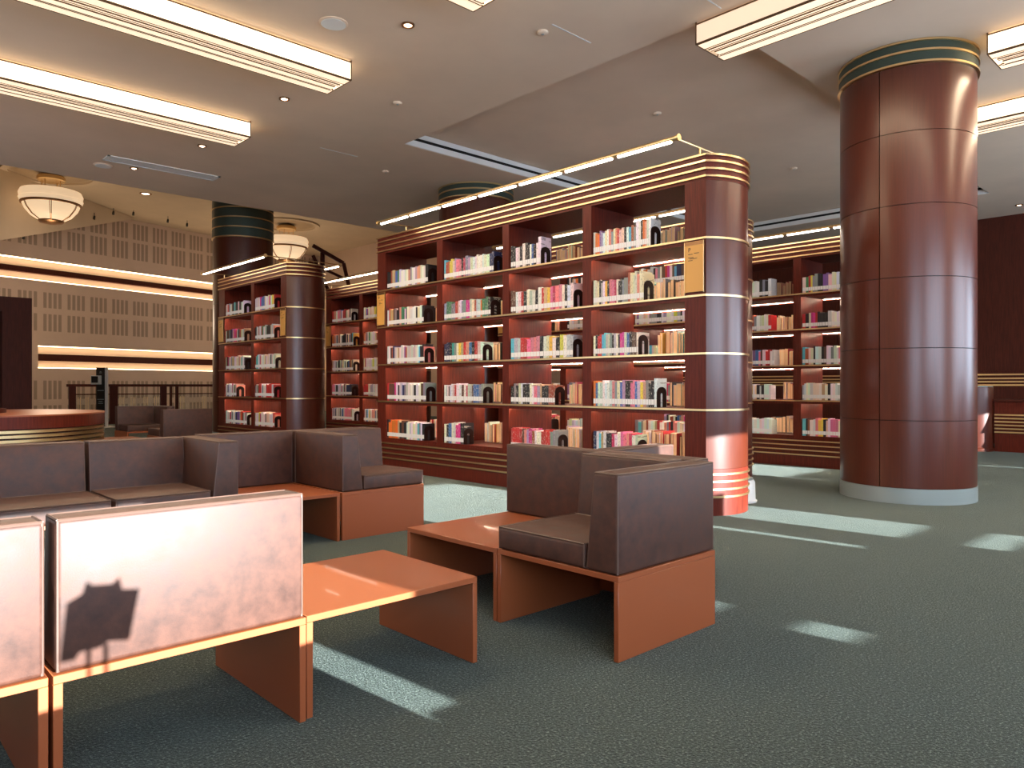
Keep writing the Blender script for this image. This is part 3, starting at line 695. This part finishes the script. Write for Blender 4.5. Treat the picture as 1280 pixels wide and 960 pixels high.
# seats along the windows, out of the picture but shading the low sun
for (x0, x1, yb, lab) in ((-1.0, .2, -.10, 'lounge bench along the windows behind the camera'), (.21, 1.58, -.10, 'second lounge bench along the windows behind the camera')):
    seat(x0, x1, yb-.66, yb, 'x', lab, [('+y', .003, x1-x0-.003, 'backrest')], (.003, x1-x0-.003, 0, .49), BG)
    MB().box(.0, x1-x0, .60, .66, 0, ZB-PT).build('back_panel', M['laminate'], [o for o in COL.objects if o.get('label') == lab][0], smooth=0)
seat(1.59, 1.90, -.76, -.10, 'x', 'low backless seat added beside the window bench to block low sun', [], (.003, .307, 0, .655), BG)  # unseen low seat added to cut off the nearest strip of sun
for (x0, x1, h, lab) in ((3.58, 5.19, 1.12, 'low mahogany cabinet added beside the view to block low sun'), (5.195, 5.300, .68, 'narrow low cabinet added between two taller ones to limit the sun'), (5.305, 5.72, 1.12, 'narrow taller mahogany cabinet added to block low sun'), (8.6, 10.0, 1.12, 'mahogany cabinet added beyond the thick column to block low sun'), (11.6, 14.1, 1.0, 'long mahogany cabinet added by the far counter to block low sun')):  # unseen cabinets added to keep low sun off the carpet
    cb = thing('window_cabinet', lab, 'cabinet', (x0, -1.75, 0), 0, 'unseen cabinets added to block low sun'); w = x1-x0
    MB().box(0, w, 0, .45, 0, h-.03).build('body', M['mahogany'], cb, smooth=0); MB().box(0, w, -.01, .46, h-.03, h).build('worktop', M['mahogany_dark'], cb, smooth=0)
    for k in range(max(1, round(w/.5))):
        wd = w/max(1, round(w/.5)); d_ = MB().box(k*wd+.004, (k+1)*wd-.004, .45, .468, .06, h-.04).build('door', M['mahogany'], cb, smooth=0)
        MB().box((k+.5)*wd-.05, (k+.5)*wd+.05, .468, .485, h-.14, h-.125).build('handle', M['brass'], d_, smooth=0)
# unseen cutout added behind the camera, shaped to cast the sunlit bench's shadow
K = (-.165 - 2.13)                              # from the bench plane back to the cutout
def back(x, z): return (x - .08*K, z - .21*K)
pl = [back(x, z) for x, z in ((.455, .356), (.470, .50), (.505, .517), (.515, .548), (.530, .535), (.575, .530), (.592, .545), (.600, .512), (.642, .505), (.617, .375), (.565, .385), (.545, .372), (.50, .372), (.49, .355))]
nh = thing('shadow_cutout', 'small cutout on two pins, added unseen to cast the bench shadow', 'sign', (pl[0][0], -.165, .713))
q = MB(); n = len(pl)
for yy in (-.006, .006): q.v += [(x-pl[0][0], yy, z-.713) for x, z in pl]
q.f += [tuple(range(n)), tuple(range(2*n-1, n-1, -1))] + [(i, n+i, n+(i+1) % n, (i+1) % n) for i in range(n)]
q.build('cutout_plate', M['white'], nh, smooth=0)
for xs in (.520, .560):
    x, z = back(xs, .378); MB().tube((x-pl[0][0], 0, 0), (x-pl[0][0], 0, z-.713), .006, 8).build('pin', M['black'], nh)

# ------------------------------------------------------------------ smaller things on the floor
st = thing('step_stool', 'white tapered round step stool half hidden behind the sunlit bookcase end', 'stool', (6.13, 3.49, 0))
MB().lathe([(.16, 0), (.165, .015), (.15, .025), (.145, .18), (.135, .20)], 36).build('body', M['white'], st)
MB().lathe([(.125, .20), (.13, .215), (.12, .222)], 36).build('step', M['plinth_grey'], st)

# reception desk with brass bands
dk = thing('reception_desk', 'curved mahogany reception desk with brass bands behind the far bench', 'desk', (1.3, 9.8, 0))
def stadium(r, x0=-3.2, n=24): return [(x0, -r)] + [(r*math.sin(PI*i/n), -r*math.cos(PI*i/n)) for i in range(n+1)] + [(x0, r)]
MB().prism(stadium(1.15), 0, .75).build('body', M['mahogany_dark'], dk)
MB().prism(stadium(1.22), .62, .742).build('fascia', M['mahogany'], dk)
MB().prism(stadium(1.225), .742, .757).build('counter_top', M['laminate'], dk)
for k in range(5): MB().ring(stadium(1.14), stadium(1.215), .580-k*.046, .608-k*.046).build('brass_band', M['brass'], dk)
MB().prism([(x-.35, y) for x, y in stadium(.62)], .757, .80).build('inner_shelf', M['mahogany_dark'], dk)
pn = thing('desk_lamp', 'low bronze curved desk fitting lying on the reception desk', 'fitting', (.75, 9.75, .801))
for k in range(3):
    q = MB(); pts = [(-.35+.1*i, .05*k, .02+.11*math.sin(PI*i/7)*(1-.2*k)) for i in range(8)]
    for a, b in zip(pts, pts[1:]): q.tube(a, b, .02, 8)
    q.build('arched_bar', M['brass_dark'], pn)
# portal at the picture's edge
pe = at(40, 14.2); dr = struct(MB().box(pe.x-2.4, pe.x, pe.y, pe.y+.9, 2.45, 2.72).box(pe.x-.48, pe.x, pe.y, pe.y+.9, 0, 2.45).box(pe.x-2.4, pe.x-1.7, pe.y, pe.y+.9, 0, 2.45).build('door_1', M['mahogany_dark'], smooth=0))
MB().box(pe.x-1.7, pe.x-.48, pe.y+.5, pe.y+.55, 0, 1.1).build('lower_panel', M['mahogany'], dr, smooth=0)
MB().box(pe.x-1.7, pe.x-.48, pe.y+.55, pe.y+.6, 1.1, 2.45).build('upper_panel', M['mahogany_dark'], dr, smooth=0)
MB().tube((pe.x-.58, pe.y+.15, 1.05), (pe.x-.58, pe.y+.15, 2.4), .045, 14).build('steel_pole', M['plinth_grey'], dr)
# sanitiser kiosk
kp = at(127, 18.5); kk = thing('sanitiser_stand', 'black and white sanitiser stand with dispenser before the glass railing', 'stand', kp, .8134-PI/2)
MB().lathe([(.30, 0), (.32, .01), (.30, .03)], 32).build('foot', M['white'], kk)
MB().box(-.12, .10, -.03, .03, .03, 1.50).build('column_panel', M['black'], kk, bevel=.004)
MB().box(.10, .15, -.035, .035, .03, 1.50).build('white_edge', M['white'], kk, smooth=0)
dp = MB().box(-.20, .02, -.13, -.03, 1.08, 1.30).build('dispenser', M['white'], kk, bevel=.01)
MB().box(-.18, -.02, -.136, -.13, 1.12, 1.28).build('dispenser_window', M['black'], dp, smooth=0)
q = MB()
for z, w in ((1.36, .06), (1.39, .04), (.92, .16), (.70, .16), (.65, .10), (.60, .12), (.42, .14)): q.box(-.01-w/2, -.01+w/2, -.0315, -.03, z, z+.016)
q.build('printed_lines', M['plinth_grey'], kk, smooth=0)['kind'] = 'stuff'
# railing
ra = at(86, 19.6); rl = thing('glass_railing', 'dark wood railing with glass panes and gold inlay along the atrium', 'railing', (ra.x, ra.y, 0)); LR = 6.2
MB().box(-.05, LR, -.05, .05, 1.02, 1.09).build('top_rail', M['mahogany_dark'], rl, bevel=.008)
MB().box(0, LR, -.025, .025, .80, .83).build('lower_rail', M['mahogany_dark'], rl, smooth=0)
MB().box(0, LR, -.04, .04, 0, .08).build('bottom_rail', M['mahogany_dark'], rl, smooth=0)
PX = [0, .95, 1.12, 2.35, 2.55, 2.68, 4.5, 4.7, 6.0]
for x0, w in ((0, .16), (.98, .20), (2.30, .16), (2.56, .05), (2.72, .07), (4.6, .18), (6.0, .18)): MB().box(x0, x0+w, -.04, .04, .08, 1.02).build('post', M['mahogany_dark'], rl, smooth=0)
for x0, x1 in ((.16, .98), (1.18, 2.30), (2.79, 4.6), (4.78, 6.0)):
    MB().box(x0, x1, -.006, .006, .08, .80).build('glass_pane', M['glass'], rl, smooth=0)
    q = MB()
    for k in range(3):
        i = .05+k*.05
        for a, b in ((x0+i, (x0+x1)/2-.06-i), ((x0+x1)/2+.06+i, x1-i)):
            if b-a > .1:
                q.box(a, b, -.012, -.008, .12+i, .135+i); q.box(a, a+.014, -.012, -.008, .12+i, .74); q.box(b-.014, b, -.012, -.008, .12+i, .74)
    q.build('gold_inlay', M['brass'], rl, smooth=0)['kind'] = 'stuff'
# counter past the thick column
ct = thing('service_counter', 'low mahogany counter with brass bands along the dark wall', 'counter', (13.75, 1.0, 0))
MB().box(0, .9, 0, 2.32, 0, .80).build('body', M['mahogany'], ct, smooth=0)
MB().box(-.03, .93, 0, 2.35, .80, .83).build('worktop', M['mahogany_dark'], ct, smooth=0)
for k in range(6): MB().box(-.025, 0, 0, 2.32, .30+k*.055, .322+k*.055).build('brass_band', M['brass'], ct, smooth=0)
dm = thing('round_pillar_stand', 'waist-high round wooden drum standing at the counter end', 'stand', (13.75, 3.62, 0))
MB().lathe([(.30, 0), (.30, .05), (.28, .06), (.28, 1.02), (.27, 1.03)], 40).build('drum', M['mahogany_column'], dm)
MB().lathe([(.27, 1.03), (.27, 1.04)], 40).build('lid', M['plinth_grey'], dm)

# atrium spotlights and the angled timber frame past the small bookcase
for u, v, D in ((30, 295, 19.5), (43, 290, 20), (62, 283, 20.5), (100, 276, 21.5), (118, 271, 22), (142, 265, 22.5), (167, 266, 23), (210, 275, 23.5), (234, 280, 24)):
    p = at(u, D); z = 1.05+(482-v)*D/928
    t = thing('spotlight', 'tiny dark spotlight in the row along the atrium ceiling edge', 'spotlight', (p.x, p.y, z), 0, 'row of atrium spotlights')
    MB().tube((0, 0, .02), (-.02, -.03, -.08), .03, 10, .036).build('can', M['black'], t)
    MB().tube((0, 0, 0), (0, 0, .12), .008, 6).build('stem', M['black'], t)
p = at(415, 17.5); t = thing('timber_frame', 'angled dark timber beams rising past the small bookcase under the atrium', 'frame', (p.x, p.y, 0), .8134-PI/2)
for a, b, r in (((-.45, 0, 4.35), (.25, .1, 3.95), .05), ((.25, .1, 3.95), (.40, .1, 3.3), .05), ((-.42, -.1, 4.1), (-.05, 0, 3.2), .045), ((-.6, .2, 4.0), (.35, .2, 3.55), .035), ((-.25, .1, 0), (-.25, .1, 4.2), .06), ((.38, .1, 0), (.38, .1, 3.4), .06)):
    MB().tube(a, b, r, 6).build('beam', M['mahogany_dark'], t, smooth=0)
